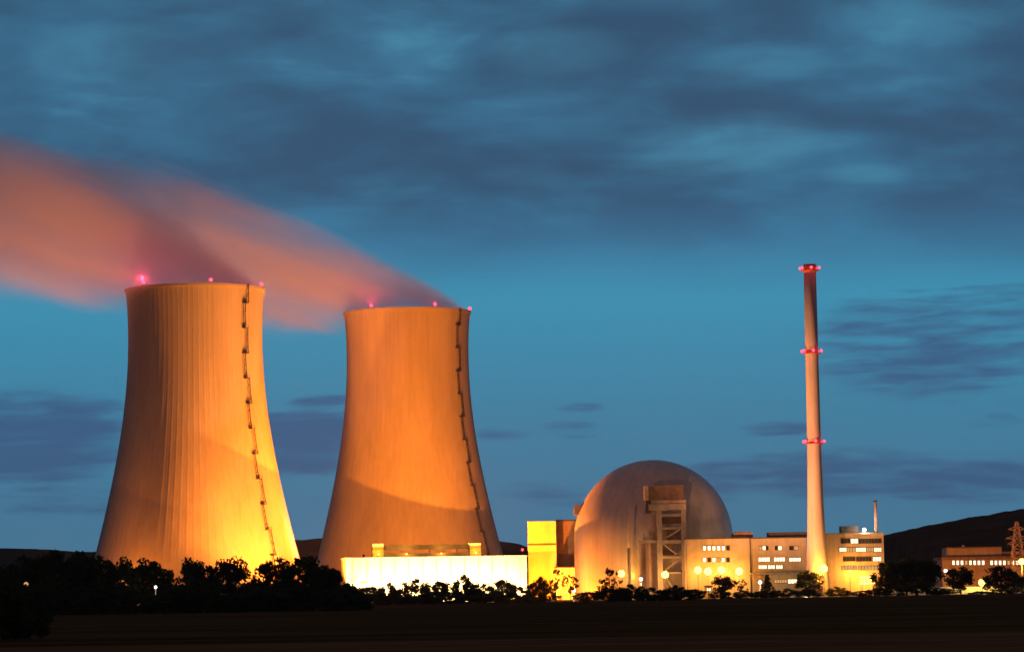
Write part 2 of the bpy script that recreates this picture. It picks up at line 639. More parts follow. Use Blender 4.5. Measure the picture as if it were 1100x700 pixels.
# ------------------------------------------------------------------ steam plumes
def steam_material(name, length, dens, seed, rise):
    m = bpy.data.materials.new(name)
    m.use_nodes = True
    t = NT(m.node_tree)
    co = t.n('ShaderNodeTexCoord').outputs['Object']
    sp = t.n('ShaderNodeSeparateXYZ')
    t.set(sp.inputs[0], co)
    x, y, z = sp.outputs
    s = t.math('ADD', x, 34.0)
    s0 = t.math('MAXIMUM', s, 0.5)
    top = t.math('DIVIDE', t.math('MULTIPLY', s0, rise), t.math('ADD', t.math('DIVIDE', s0, 330.0), 1.0))
    bot = t.math('ADD', t.maprange(s0, 20.0, 95.0, -5.0, -14.0), t.math('MULTIPLY', t.math('MAXIMUM', t.math('SUBTRACT', s0, 95.0), 0.0), 0.17))
    zc = t.math('MULTIPLY', t.math('ADD', top, bot), 0.5)
    rz = t.math('MULTIPLY', t.math('SUBTRACT', top, bot), 0.5)
    ry = t.math('ADD', t.math('MINIMUM', t.math('SQRT', t.math('MULTIPLY', s0, t.math('MAXIMUM', t.math('SUBTRACT', 68.0, s0), 0.0))), 33.0), 0.0)
    ry = t.math('MAXIMUM', ry, t.maprange(s0, 0.0, 34.0, 2.0, 33.0))
    ry = t.math('ADD', ry, t.math('MULTIPLY', s0, 0.05))
    a = t.math('DIVIDE', t.math('SUBTRACT', z, zc), rz)
    b = t.math('DIVIDE', y, ry)
    q = t.math('ADD', t.math('MULTIPLY', a, a), t.math('MULTIPLY', b, b))
    nz = t.noise(t.scaled(t.comb(t.math('ADD', x, seed * 91.0), y, t.math('SUBTRACT', z, t.math('MULTIPLY', x, 0.35))), (0.009, 0.034, 0.055)), 1.0, 4.0, 0.58)
    q = t.math('ADD', q, t.math('MULTIPLY', t.math('SUBTRACT', nz, 0.5), 1.9))
    d = t.maprange(q, -0.1, 1.0, 1.0, 0.0)
    d = t.math('MULTIPLY', d, t.maprange(q, 0.7, 1.1, 1.0, 0.0))
    d = t.math('MULTIPLY', d, t.maprange(s, 0.0, length, 1.0, 0.25, False))
    d = t.math('MULTIPLY', d, t.maprange(s, length * 0.72, length * 0.97, 1.0, 0.0))
    d = t.math('MULTIPLY', d, dens)
    p = t.n('ShaderNodeVolumePrincipled')
    p.inputs['Color'].default_value = (0.93, 0.94, 1.0, 1)
    t.set(p.inputs['Density'], d)
    p.inputs['Anisotropy'].default_value = 0.1
    o = t.n('ShaderNodeOutputMaterial')
    t.set(o.inputs['Volume'], p.outputs[0])
    return m


def steam(label, base, length, dens, seed, turn, rise):
    b = MB()
    seg = 28
    vs, fs = [], []
    st = [0.02 * length * k * 1.0 for k in range(51)]
    for s in st:
        s0 = max(s, 0.5)
        top = rise * s0 / (1 + s0 / 330)
        k = min(1, max(0, (s0 - 20) / 75))
        bot = -5 - 9 * k * k * (3 - 2 * k) + max(0, s0 - 95) * 0.17
        zc, rz = (top + bot) / 2, (top - bot) / 2 * 1.22 + 1
        k = min(1, s0 / 34)
        ry = (max(math.sqrt(max(0, s0 * (68 - s0))), 2 + 31 * k * k * (3 - 2 * k)) if s0 < 34 else 33) + 0.05 * s0
        ry *= 1.12 if s0 > 60 else 0.98
        for i in range(seg):
            a = 2 * math.pi * i / seg
            vs.append((s - 34, ry * math.cos(a), zc + rz * math.sin(a)))
    for j in range(len(st) - 1):
        for i in range(seg):
            i2 = (i + 1) % seg
            fs.append((j * seg + i, (j + 1) * seg + i, (j + 1) * seg + i2, j * seg + i2))
    fs.append(tuple(range(seg)))
    e = (len(st) - 1) * seg
    fs.append(tuple(e + i for i in reversed(range(seg))))
    b.add(vs, fs, 0, True)
    o = b.build('steam_plume', steam_material('steam', length, dens, seed, rise))
    bm = bmesh.new()
    bm.from_mesh(o.data)
    bmesh.ops.recalc_face_normals(bm, faces=bm.faces[:])
    bm.to_mesh(o.data)
    bm.free()
    o.location = (base.x, base.y, TOWER_H + 1.0)
    o.rotation_euler = (0, 0, math.pi + R(turn))
    return tag(o, label, 'steam plume', 'steam plumes from the cooling towers')


steam('reddish steam drifting left from the nearer tower out of the frame', T1, 250, 0.042, 1, 10, 0.93)
steam('salmon steam trailing left from the farther tower, behind the nearer tower', T2, 360, 0.046, 2, 6, 0.74)


# ------------------------------------------------------------------ building helper
def px_box(b, x0, x1, yt, d, depth, root, yb=None, mi=0, z0=0.0):
    """box whose front face at distance d fills the picture columns x0..x1, top at row yt"""
    o = root.location
    xm = (x0 + x1) / 2
    ym = yt if yb is None else (yt + yb) / 2
    a, c = at(x0, ym, d), at(x1, ym, d)
    zt = at(xm, yt, d).z
    zb = z0 if yb is None else at(xm, yb, d).z
    b.box((a.x - o.x, d - o.y, zb), (c.x - o.x, d + depth - o.y, zt), mi)
    return b


def part(name, mat, root, rects):
    b = MB()
    for r in rects:
        px_box(b, *r[:5], root, *(r[5:]))
    return b.build(name, mat, root)


def window(root, x0, x1, y0, y1, d, mat, bars=0):
    """framed pane standing a little proud of the wall at distance d"""
    o = root.location
    a = at((x0 + x1) / 2, (y0 + y1) / 2, d)
    hw = (x1 - x0) / 2 * d / FOC
    hh = (y1 - y0) / 2 * d / FOC
    cx, cz = a.x - o.x, a.z
    y = d - o.y
    b = MB()
    fr = 0.16
    b.box((cx - hw, y - 0.10, cz - hh), (cx + hw, y + 0.05, cz + hh), 0)
    b.box((cx - hw - fr, y - 0.18, cz - hh - fr), (cx - hw, y + 0.02, cz + hh + fr), 1)
    b.box((cx + hw, y - 0.18, cz - hh - fr), (cx + hw + fr, y + 0.02, cz + hh + fr), 1)
    b.box((cx - hw, y - 0.18, cz + hh), (cx + hw, y + 0.02, cz + hh + fr), 1)
    b.box((cx - hw, y - 0.22, cz - hh - fr), (cx + hw, y + 0.02, cz - hh), 1)
    for k in range(bars):
        xx = cx - hw + 2 * hw * (k + 1) / (bars + 1)
        b.box((xx - 0.12, y - 0.17, cz - hh + 0.003), (xx + 0.12, y - 0.08, cz + hh - 0.003), 1)
    return b.build('window', [mat, M['frame']], root)


# ------------------------------------------------------------------ long floodlit hall before the farther tower
hx0, hx1 = ground_x(372, 1408), ground_x(566.5, 1419)
HW = math.hypot(hx1 - hx0, 11)
HRZ = math.atan2(11, hx1 - hx0)
HZ = at(372, 600, 1408).z
hall = thing('turbine_hall', 'long low pale hall, glaring white under floodlights, in front of the farther tower', 'industrial hall', (hx0, 1408, 0), HRZ)
MB().box((0, 0, 0), (HW, 26, HZ)).build('wall', M['panel'], hall)
MB().box((-0.4, -0.4, HZ), (HW + 0.4, 26.4, HZ + 0.5)).build('roof', M['panel'], hall)
for k in range(13):
    x = HW * (k + 0.5) / 13
    MB().box((x - 0.16, -0.22, 0.0), (x + 0.16, 0.0, HZ - 0.003)).build('wall_rib', M['concrete'], hall)
k = 3300 / 1425
x0, x1 = 29 / k, 41 / k
MB().box((x0, 3, HZ + 0.5), (x1, 9, HZ + 6.8)).build('roof_cabin', M['yellowclad'], hall)
MB().box(((505 - 372) / k, 3, HZ + 0.5), ((517 - 372) / k, 9, HZ + 6.4)).build('roof_cabin', M['yellowclad'], hall)
b = MB()
b.box((x1 + 0.02, 4.5, HZ + 3.9), ((505 - 372) / k - 0.02, 7, HZ + 6.0))
for q in range(9):
    xx = x1 + 2 + q * 6.4
    b.box((xx, 5.2, HZ + 0.5), (xx + 0.4, 6.2, HZ + 3.9))
b.build('roof_duct', M['plaster'], hall)
b = MB()
b.box((x1 + 0.02, 3.6, HZ + 0.5), ((505 - 372) / k - 0.02, 4.2, HZ + 2.2))
b.build('roof_parapet', M['plaster'], hall)
b = MB()
b.bar((x0 + 2, 6, HZ + 6.8), (x0 + 2, 6, HZ + 8.6), 0.15)
b.build('vent_pipe', M['galv'], hall)

for xx in (x0 + 2.6, (437 - 372) / k, (474 - 372) / k, (511 - 372) / k):  # right-hand two added to light the duct and cabin
    b = MB()
    b.bar((xx, 0.5, HZ + 0.5), (xx, 0.5, HZ + 1.6), 0.07, None, 6, 1)
    b.ball((xx, 0.5, HZ + 1.9), 0.32, 0)
    b.build('roof_lamp', [M['lamp_sodium'], M['galv']], hall)
    point('roof_lamp_light', (xx, 0.2, HZ + 2.6), 1100, (1.0, 0.45, 0.04), 0.2, hall)

# ------------------------------------------------------------------ yellow block and its brown neighbour
d = 1452
yb_ = thing('switchgear_block', 'yellow floodlit block with a dark ledge beside the reactor dome', 'building', (ground_x(583, d), d, 0))
part('wall', M['yellowclad'], yb_, [(567, 597, 560.5, d, 22)])
part('ledge', M['darkroof'], yb_, [(566.7, 597, 583.6, d - 0.5, 0.5, 585.4)])
part('roof', M['yellowclad'], yb_, [(566.6, 597.2, 559.6, d - 0.3, 22.6, 560.5)])
d = 1466
br = thing('auxiliary_block', 'plain brown block in shade between yellow block and reactor dome', 'building', (ground_x(612, d), d, 0))
part('wall', M['brown'], br, [(597.6, 632, 559, d, 26)])
part('roof', M['darkroof'], br, [(597.4, 632.4, 557.6, d - 0.4, 26.6, 559)])
d = 1436
lw = thing('storage_annex', 'low yellow lit annex at the left foot of the reactor dome', 'building', (ground_x(606, d), d, 0))
part('wall', M['yellowclad'], lw, [(596, 630, 609.5, d, 14)])
part('roof', M['darkroof'], lw, [(595.6, 630, 608.3, d - 0.4, 14.6, 609.5)])
part('door', M['brown'], lw, [(601, 605.5, 622, d - 0.12, 0.1)])

# ------------------------------------------------------------------ reactor dome
DD = 1400.0
dome_r = 85 / FOC * DD
dome_x = ground_x(703.2, DD)
dome_z = at(703, 579, DD).z
dome = thing('reactor_dome', 'huge smooth grey concrete reactor dome with a hemispherical top', 'reactor dome', (dome_x, DD, 0))
prof = [(dome_r, 0.0), (dome_r, dome_z * 0.5), (dome_r, dome_z)]
prof += [(max(0.01, dome_r * math.cos(R(a))), dome_z + dome_r * math.sin(R(a))) for a in [2.5 * k for k in range(1, 37)]]
MB().lathe(prof, 128).build('shell', M['dome'], dome)
b = MB()
b.lathe([(dome_r - 0.2, 0), (dome_r + 1.1, 0), (dome_r + 1.1, 2.2), (dome_r - 0.2, 2.2)], 96, 0, True, smooth=False)
b.build('plinth', M['concrete'], dome)
o = dome.location
p = at(620.5, 548, DD + 2)
b = MB()
b.box((p.x - o.x - 1.7, -2.5, p.z - 2.2), (p.x - o.x + 4.0, 2.5, p.z + 2.4))
b.box((p.x - o.x + 0.3, -0.6, p.z - 4.6), (p.x - o.x + 2.5, 0.6, p.z - 2.2))
b.build('vent_box', M['concrete'], dome)

# ------------------------------------------------------------------ concrete access tower in front of the dome
d = DD - dome_r - 14
acc = thing('access_tower', 'open concrete frame tower with a box on top before the reactor dome', 'access tower', (ground_x(715, d), d, 0))
part('crown_box', M['darkbrown'], acc, [(696.6, 734, 521, d + 0.6, 9, 537)])
part('side_fin', M['concrete'], acc, [(692.2, 696.6, 521.6, d + 0.2, 7, 536.5)])
part('crown_slab', M['concrete'], acc, [(696.8, 737, 541, d - 0.8, 11, 547.5), (699.5, 737, 537, d + 0.3, 9, 541)])
part('corbel', M['darkroof'], acc, [(693.5, 699.4, 537, d + 1.2, 4, 551)])
for x0, x1 in ((705.2, 710.8), (731.6, 736.6)):
    part('column', M['concrete'], acc, [(x0, x1, 547.5, d, 2.2)])
for x0, x1 in ((705.2, 709.5), (732, 736.6)):
    part('column', M['concrete'], acc, [(x0, x1, 547.5, d + 7, 1.8)])
for yt, yb2 in ((551.6, 554.5), (566, 568.2), (579.6, 583.4), (597, 599.5), (614, 616)):
    part('floor_beam', M['concrete'], acc, [(710.8, 731.6, yt, d + 0.3, 8, yb2)])
part('infill_wall', M['darkbrown'], acc, [(710.9, 731.5, 554.5, d + 3.5, 0.3, 562), (716, 731.5, 568.2, d + 3.0, 0.3, 579.6), (711, 724, 583.4, d + 3.4, 0.3, 596)])
b = MB()
aa, cc = at(711.5, 597, d), at(730, 582, d)
for k, (ya, yb2) in enumerate(((640, 616), (614, 599.5), (597, 583.4), (579.6, 568.2))):
    p0, p1 = at(712 if k % 2 else 730, ya, d + 1.5), at(730 if k % 2 else 712, yb2, d + 1.5)
    p0.z = max(p0.z, 0.1)
    b.bar(p0 - acc.location, p1 - acc.location, 0.45, None, 4, 0, False)
b.build('stair_flight', M['concrete'], acc)
part('side_gallery', M['concrete'], acc, [(686, 705, 580, d + 1.0, 4.5, 582.6), (697, 698.4, 582.6, d + 1.4, 0.6), (686.6, 687.8, 582.6, d + 1.4, 0.6)])
part('service_lift', M['galv'], acc, [(691, 696.6, 571.5, d + 2, 3, 579)])
part('wall', M['brown'], acc, [(688, 705, 583, d + 5.2, 0.4), (700.5, 705.1, 551, d + 3.0, 0.4, 580)])
d = DD - dome_r - 10
pm = at(674.6, 543.6, d)
mast = thing('lightning_mast', 'slender pale mast standing before the left half of the dome', 'mast', (pm.x, d, 0))
b = MB()
b.bar((0, 0, 0), (0, 0, pm.z * 0.55), 0.85, 0.6, 10)
b.bar((0, 0, pm.z * 0.55), (0, 0, pm.z), 0.6, 0.45, 10)
b.build('pole', M['plaster'], mast)
MB().box((-1.3, -1.3, 0), (1.3, 1.3, 0.8)).build('base', M['concrete'], mast)

# ------------------------------------------------------------------ ventilation stack
DS = 1300.0
sx = ground_x(878.6, DS)
st = thing('ventilation_stack', 'tall slender tapering concrete chimney with three rings of red lights', 'chimney', (sx, DS, 0))
SH = at(868.8, 284, DS).z
pr = [(5.5, 0), (4.7, 9), (3.95, 23), (3.42, 38), (3.05, 56), (2.87, 77), (2.75, 100), (2.62, SH), (2.2, SH), (2.2, SH - 4)]
MB().lathe(pr, 40).build('shaft', M['stack'], st)


def stack_r(z):
    for (r0, z0), (r1, z1) in zip(pr[:7], pr[1:8]):
        if z0 <= z <= z1:
            return r0 + (r1 - r0) * (z - z0) / (z1 - z0)
    return 2.62


for ly in (288.5, 377.5, 474.5):
    z = at(871, ly, DS).z - 0.6
    r = stack_r(z)
    b = MB()
    b.lathe([(r, z - 0.3), (r + 1.25, z - 0.3), (r + 1.25, z), (r, z)], 40, 0, True, smooth=False)
    for kz in (0.6, 1.2):
        b.lathe([(r + 1.15, z + kz - 0.05), (r + 1.25, z + kz - 0.05), (r + 1.25, z + kz + 0.05), (r + 1.15, z + kz + 0.05)], 32, 0, True, smooth=False)
    for k in range(16):
        p = polar(22.5 * k, r + 1.2, z)
        b.bar(p, p + Vector((0, 0, 1.2)), 0.06, None, 4)
    gal = b.build('gallery', M['redglow'], st)
    for k, ph in enumerate((-62, 4, 70, 136, 202, 268)):
        b = MB()
        p = polar(ph, r + 1.35, z + 0.8)
        b.ball(p, 0.6, 0)
        b.bar(p - Vector((0, 0, 0.8)), p - Vector((0, 0, 0.5)), 0.12, None, 6, 1)
        b.build('obstruction_light', [M['lamp_red'], M['steel']], gal)
        if k % 2 == 0 or ph == 4 or ph == 70:
            point('obstruction_lamp', polar(ph, r + 3.0, z + 0.8), 140, RED, 0.4, st)
MB().lathe([(2.6, SH - 3.6), (2.69, SH - 3.6), (2.68, SH - 0.01), (2.6, SH - 0.01)], 40, 0, True).build('red_tinted_band', M['redglow'], st)

# ------------------------------------------------------------------ office wings on the right
d = 1330
off = thing('office_wing', 'long ochre office wing with lit windows between dome and chimney', 'office building', (ground_x(800, d), d, 0))
part('wall', M['plaster'], off, [(737.5, 805, 578.5, d, 22), (805, 866, 577.8, d + 1.6, 20)])
part('roof', M['darkroof'], off, [(737, 805.2, 577.2, d - 0.5, 23, 578.5), (805.2, 866.5, 576.4, d + 1.1, 21, 577.8)])
part('roof_house', M['darkroof'], off, [(826, 867, 571.2, d + 5, 12, 576.4)])
part('roof_hood', M['brown'], off, [(788, 809, 571.8, d + 6, 12, 576.6), (791, 806, 570.6, d + 7, 10, 571.8)])
for i in range(6):
    x = 755.2 + i * 5.05
    window(off, x, x + 3.1, 586.2, 590.6, d, M['glass'] if i == 5 else M['lit'])
for i in range(6):
    x = 755.2 + i * 5.05
    window(off, x, x + 3.1, 598.8, 603.2, d, M['glass'] if i in (1, 5) else (M['lit'] if i != 3 else M['litdim']))
dd = d + 1.6
for (x0, x1, y0, y1, mt, bars) in [
        (815.5, 818.3, 586.3, 590.2, 'litdim', 0), (819.3, 822.3, 586.3, 590.2, 'lit', 0), (823.2, 825, 586.3, 590.2, 'glass', 0),
        (832.6, 835.2, 586.3, 590.2, 'glass', 0), (836, 839.6, 586.3, 590.2, 'lit', 0),
        (848, 852, 586.3, 590.2, 'glass', 0), (853.2, 857.6, 586.3, 590.2, 'litdim', 0),
        (815, 826.8, 598.4, 602.6, 'lit', 3), (831.6, 843, 598.4, 602.4, 'lit', 3), (848, 860, 598.8, 602.4, 'lit', 3),
        (815, 823.4, 606.8, 610.4, 'lit', 2), (825, 832.2, 606.8, 610.4, 'lit', 2), (833.8, 840.4, 606.8, 610.4, 'lit', 2),
        (832, 845, 622.4, 625.6, 'litdim', 4), (846.6, 856, 622, 626, 'lit', 2)]:
    window(off, x0, x1, y0, y1, dd, M[mt], bars)
part('entrance_canopy', M['concrete'], off, [(806, 862, 614.6, d - 2.5, 4, 616.4), (808, 809, 616.4, d - 2.2, 0.5), (858, 859, 616.4, d - 2.2, 0.5)])

d = 1365
adm = thing('administration_block', 'bright ochre four storey block with window bands right of the chimney', 'office building', (ground_x(918, d), d, 0))
part('wall', M['plaster'], adm, [(884, 949, 573.4, d, 20)])
part('roof', M['concrete'], adm, [(883.4, 949.6, 571.9, d - 0.6, 21.2, 573.4)])
part('penthouse', M['darkroof'], adm, [(903.5, 922.5, 564.6, d + 4, 8, 571.9)])
for (x0, x1, y0, y1, mt, bars) in [
        (903.5, 913, 578.4, 583, 'glass', 2), (914, 921.5, 578.4, 583, 'lit', 1), (922.5, 946.5, 578.4, 583, 'glass', 6),
        (902, 909, 588, 592, 'lit', 2), (910, 918.5, 588, 592, 'litdim', 2), (919.5, 930, 588, 592, 'lit', 4), (931, 938, 588, 592, 'litdim', 2), (939, 946.5, 588, 592, 'lit', 3),
        (906, 918.5, 598, 602.2, 'glass', 3), (920, 936, 598, 602.2, 'glass', 4), (938, 946.5, 598, 602.2, 'lit', 2),
        (904, 920, 607.6, 611.4, 'litdim', 4), (922, 946, 607.6, 611.4, 'litdim', 6)]:
    window(adm, x0, x1, y0, y1, d, M[mt], bars)
d = 1372
pm = at(940.2, 537, d)
fl = thing('exhaust_flue', 'thin pinkish flue rising above the ochre block roof', 'flue', (pm.x, d, at(940, 571.9, 1365).z))
b = MB()
hz = pm.z - fl.location.z
b.bar((0, 0, 0), (0, 0, hz), 0.8, 0.62, 14)
b.build('pipe', M['stack'], fl)
b = MB()
b.lathe([(0.66, hz - 0.6), (0.95, hz - 0.6), (0.95, hz - 0.1), (0.66, hz - 0.1)], 16, 0, True, smooth=False)
b.lathe([(0.8, 0.0), (1.3, 0.0), (1.3, 0.4), (0.8, 0.4)], 16, 0, True, smooth=False)
b.build('collar', M['steel'], fl)

# far low building on the right
d = 1560
lowb = thing('workshop_building', 'low flat building with a row of pale bays at far right', 'building', (ground_x(1060, d), d, 0))
part('wall', M['plaster'], lowb, [(1012, 1118, 600.4, d, 30)])
part('upper_storey', M['plaster'], lowb, [(1017, 1076, 588.6, d + 6, 18, 597)])
part('roof', M['brown'], lowb, [(1011.4, 1118.6, 597.2, d - 0.8, 31.5, 600.4), (1016.6, 1076.4, 587.2, d + 5.6, 19, 588.6)])
part('roof_link', M['brown'], lowb, [(1077, 1100, 592, d + 8, 12, 597)])
part('roof_vent', M['panel'], lowb, [(1033.5, 1036, 585.4, d + 8, 2, 587.2)])
for i in range(16):
    x = 1023 + i * 4.55
    if i == 8:
        continue
    window(lowb, x, x + 2.5, 601.8, 606.2, d, M['lit'] if i % 5 != 3 else M['litdim'])

# ------------------------------------------------------------------ lattice pylon
d = 1530
pp = at(1091, 560, d)
py = thing('lattice_pylon', 'steel lattice power pylon with three crossarms at the right edge', 'pylon', (pp.x + 0.5, d, 0))
PH = pp.z


def pw_(z):
    return 4.2 * (1 - z / PH) ** 0.9 + 0.55


b = MB()
lv = [0, 6, 11.5, 16.5, 21, 24.5, 27.5, 30, 32.5, PH]
corners = [(-1, -1), (1, -1), (1, 1), (-1, 1)]
for z0, z1 in zip(lv, lv[1:]):
    w0, w1 = pw_(z0), pw_(min(z1, PH - 0.01))
    for i, (cx_, cy_) in enumerate(corners):
        nx, ny = corners[(i + 1) % 4]
        b.bar((cx_ * w0, cy_ * w0, z0), (cx_ * w1, cy_ * w1, z1), 0.24, None, 4)
        b.bar((cx_ * w0, cy_ * w0, z0), (nx * w1, ny * w1, z1), 0.15, None, 4)
        b.bar((nx * w0, ny * w0, z0), (cx_ * w1, cy_ * w1, z1), 0.15, None, 4)
        b.bar((cx_ * w1, cy_ * w1, z1), (nx * w1, ny * w1, z1), 0.15, None, 4)
b.build('lattice_mast', M['stack'], py)
for z, L in ((PH - 4.2, 4.3), (PH - 8.6, 5.6), (PH - 11.4, 4.8)):
    b = MB()
    wv = pw_(z)
    for s in (-1, 1):
        for yy in (-wv, wv):
            b.bar((s * wv, yy, z), (s * L, 0, z + 0.5), 0.2, None, 4)
            b.bar((s * wv, yy, z + 1.6), (s * L, 0, z + 0.5), 0.16, None, 4)
    ar = b.build('crossarm', M['stack'], py)
    for s in (-1, 1):
        MB().bar((s * L, 0, z + 0.4), (s * L, 0, z - 1.3), 0.22, None, 6).build('insulator', M['steel'], ar)


# ------------------------------------------------------------------ lamps
def lamp(x, y, d, label, kind='crown', power=4000, colour=SODIUM_PALE, group=None, lampmat='lamp_sodium', toward=(0, -1, 0), globe=0.72):
    """a lamp mast whose lamp shows at x, y; kinds: crown (ball of lamp heads shaped like glare), arm (street lamp), globe"""
    p = at(x, y, d)
    h = max(2.2, p.z)
    name = {'crown': 'floodlight_mast', 'arm': 'street_lamp', 'globe': 'globe_lamp'}[kind]
    t = thing(name, label, 'lamp', (p.x, d, 0), 0, group)
    b = MB()
    b.bar((0, 0, 0), (0, 0, h - (0.3 if kind != 'globe' else 0.5)), 0.16, 0.1, 8)
    b.bar((0, 0, 0), (0, 0, 0.5), 0.32, 0.32, 8)
    b.build('pole', M['galv'], t)
    if kind == 'crown':
        b = MB()
        b.lathe([(0.5, h - 0.25), (1.05, h - 0.25), (1.05, h - 0.1), (0.5, h - 0.1)], 16, 0, True, smooth=False)
        for k in range(4):
            q = polar(90 * k, 0.5, h - 0.18)
            b.bar((0, 0, h - 0.3), q, 0.06, None, 4)
        b.bar((0, 0, h - 0.3), (0, 0, h + 1.6), 0.09, None, 6)
        b.lathe([(0.7, h + 0.72), (0.95, h + 0.72), (0.95, h + 0.84), (0.7, h + 0.84)], 16, 0, True, smooth=False)
        b.build('lamp_ring', M['galv'], t)
        for k in range(16):  # heads bunched into a ball to give the lamp's glare
            zz = 1 - 2 * (k + 0.5) / 16
            rr = math.sqrt(1 - zz * zz) * 1.2
            q = Vector((rr * math.cos(2.4 * k), rr * math.sin(2.4 * k), h + 0.3 + 1.2 * zz))
            b = MB()
            b.ball(q, 0.52, 0, 10, 6, 0.9)
            b.bar((q.x * 0.35, q.y * 0.35, h + 0.3 + (q.z - h - 0.3) * 0.35), (q.x * 0.7, q.y * 0.7, h + 0.3 + (q.z - h - 0.3) * 0.7), 0.14, None, 6, 1)
            b.build('lamp_head', [M[lampmat], M['galv']], t)
    elif kind == 'arm':
        b = MB()
        b.bar((0, 0, h - 0.35), (0, -1.5, h + 0.1), 0.08, 0.07, 6)
        b.box((-0.28, -2.3, h + 0.02), (0.28, -1.2, h + 0.22))
        b.build('lamp_arm', M['galv'], t)
        b = MB()
        b.ball((0, -1.8, h - 0.08), 0.58, 0, 12, 6, 0.6)
        b.build('lamp_head', M[lampmat], t)
    else:
        MB().ball((0, 0, h), globe, 0, 12, 8).build('lamp_head', M[lampmat], t)
        MB().lathe([(0.1, h - 0.85), (0.3, h - 0.85), (0.3, h - 0.68), (0.1, h - 0.68)], 10, 0, True).build('lamp_collar', M['galv'], t)
    if power:
        v = Vector(toward) * 2.2
        point('lamp_light', (v.x, v.y, h - 0.9), power, colour, 0.4, t)
    return t


G1 = 'sodium floodlight masts before the reactor and offices'
DF = DD - dome_r - 24
lamp(667.5, 616.5, 1355, 'sodium lamp before the left half of the dome', 'crown', 11000, group=G1, toward=(0, 1, 0))
lamp(714.5, 617.5, 1340, 'sodium lamp at the foot of the concrete access tower', 'crown', 8000, group=G1, toward=(0, 1, 0))
lamp(749.8, 612.7, 1321, 'leftmost of four sodium lamps below the office wing windows', 'crown', 6500, group=G1, toward=(0, 1, 0))
lamp(760.5, 614.2, 1284, 'sodium lamp above the yellow guard hut', 'crown', 6000, group=G1, toward=(0, 1, 0))
lamp(775.2, 612.6, 1321, 'sodium lamp directly above the small round tree', 'crown', 8000, group=G1, toward=(0, 1, 0))
lamp(794, 614, 1321, 'rightmost of four sodium lamps below the office wing windows', 'crown', 6500, group=G1, toward=(0, 1, 0))
lamp(885, 611, 1286, 'largest sodium lamp, at the foot of the tall chimney', 'crown', 24000, group=G1, toward=(0, 1, 0))
lamp(913, 612.5, 1357, 'smaller sodium lamp before the ochre block, right of the chimney', 'arm', 9000, toward=(0, 1, 0))
lamp(688.5, 621.5, DF + 2, 'small white lamp between dome lamp and access tower', 'globe', 3000, WHITE, None, 'lamp_white')
lamp(816.5, 625, 1310, 'white lamp by the small conical tree before the offices', 'globe', 5000, WHITE, None, 'lamp_white')
lamp(616.3, 633.6, 1235, 'low white lamp among bushes at the left foot of the dome', 'globe', 3000, WHITE, None, 'lamp_white')
lamp(960, 612, 1340, 'pinkish white globe lamp left of the big dark tree clump', 'globe', 3000, WHITE, None, 'lamp_white')
lamp(1015.8, 612.6, 1350, 'white globe lamp at the left end of the far low building', 'globe', 3000, WHITE, None, 'lamp_white')
lamp(978, 606.5, 1330, 'tiny lamp shining above the big dark tree clump', 'globe', 0, WHITE, None, 'lamp_dim')
lamp(1055, 626, 1340, 'greenish yellow star lamp before the far low building', 'crown', 26000, (1.0, 0.62, 0.12), toward=(0, 1, 0))
lamp(1097.5, 603.5, 1500, 'sodium lamp beside the lattice pylon at the right edge', 'crown', 30000, toward=(0, -1, 0))
lamp(1020, 634, 1380, 'low lamp on the lit road left of the star lamp', 'globe', 20000, SODIUM_PALE, None, 'lamp_dim')
lamp(380, 621, 1392, 'orange lamp glowing through the bush at the left end of the white hall', 'crown', 9000, toward=(0, 1, 0))
# lamps among the left-hand trees
lamp(167.2, 630.2, 930, 'whitish lamp among the dark trees below the nearer tower', 'globe', 500, WHITE, None, 'lamp_white', globe=0.42)
lamp(247.5, 625.6, 960, 'orange lamp between two round trees below the nearer tower', 'globe', 700, SODIUM_PALE, None, 'lamp_sodium', globe=0.45)
lamp(48, 628.2, 930, 'faint lamp low in the leftmost dark trees, right one of a pair', 'globe', 0, WHITE, None, 'lamp_dim', globe=0.4)
lamp(28, 627.2, 930, 'faint lamp low in the leftmost dark trees, left one of a pair', 'globe', 0, WHITE, None, 'lamp_dim')
lamp(561.2, 590, 1750, 'pink red lamp mast against the far hill left of yellow block', 'globe', 0, RED, None, 'lamp_red')

# lamp standing on the ochre block roof
p = at(929, 568.6, 1364)
rl = thing('roof_floodlight', 'white floodlight standing on the roof edge of the ochre block', 'lamp', (p.x, 1366, adm.location.z + at(929, 571.9, 1365).z))
hz = p.z - rl.location.z
MB().bar((0, 0, 0), (0, 0, hz - 0.5), 0.12, None, 6).build('pole', M['galv'], rl)
MB().ball((0, 0, hz), 0.85, 0, 12, 8).build('lamp_head', M['lamp_white'], rl)
point('lamp_light', (0, -2.0, hz), 6000, WHITE, 0.4, rl)


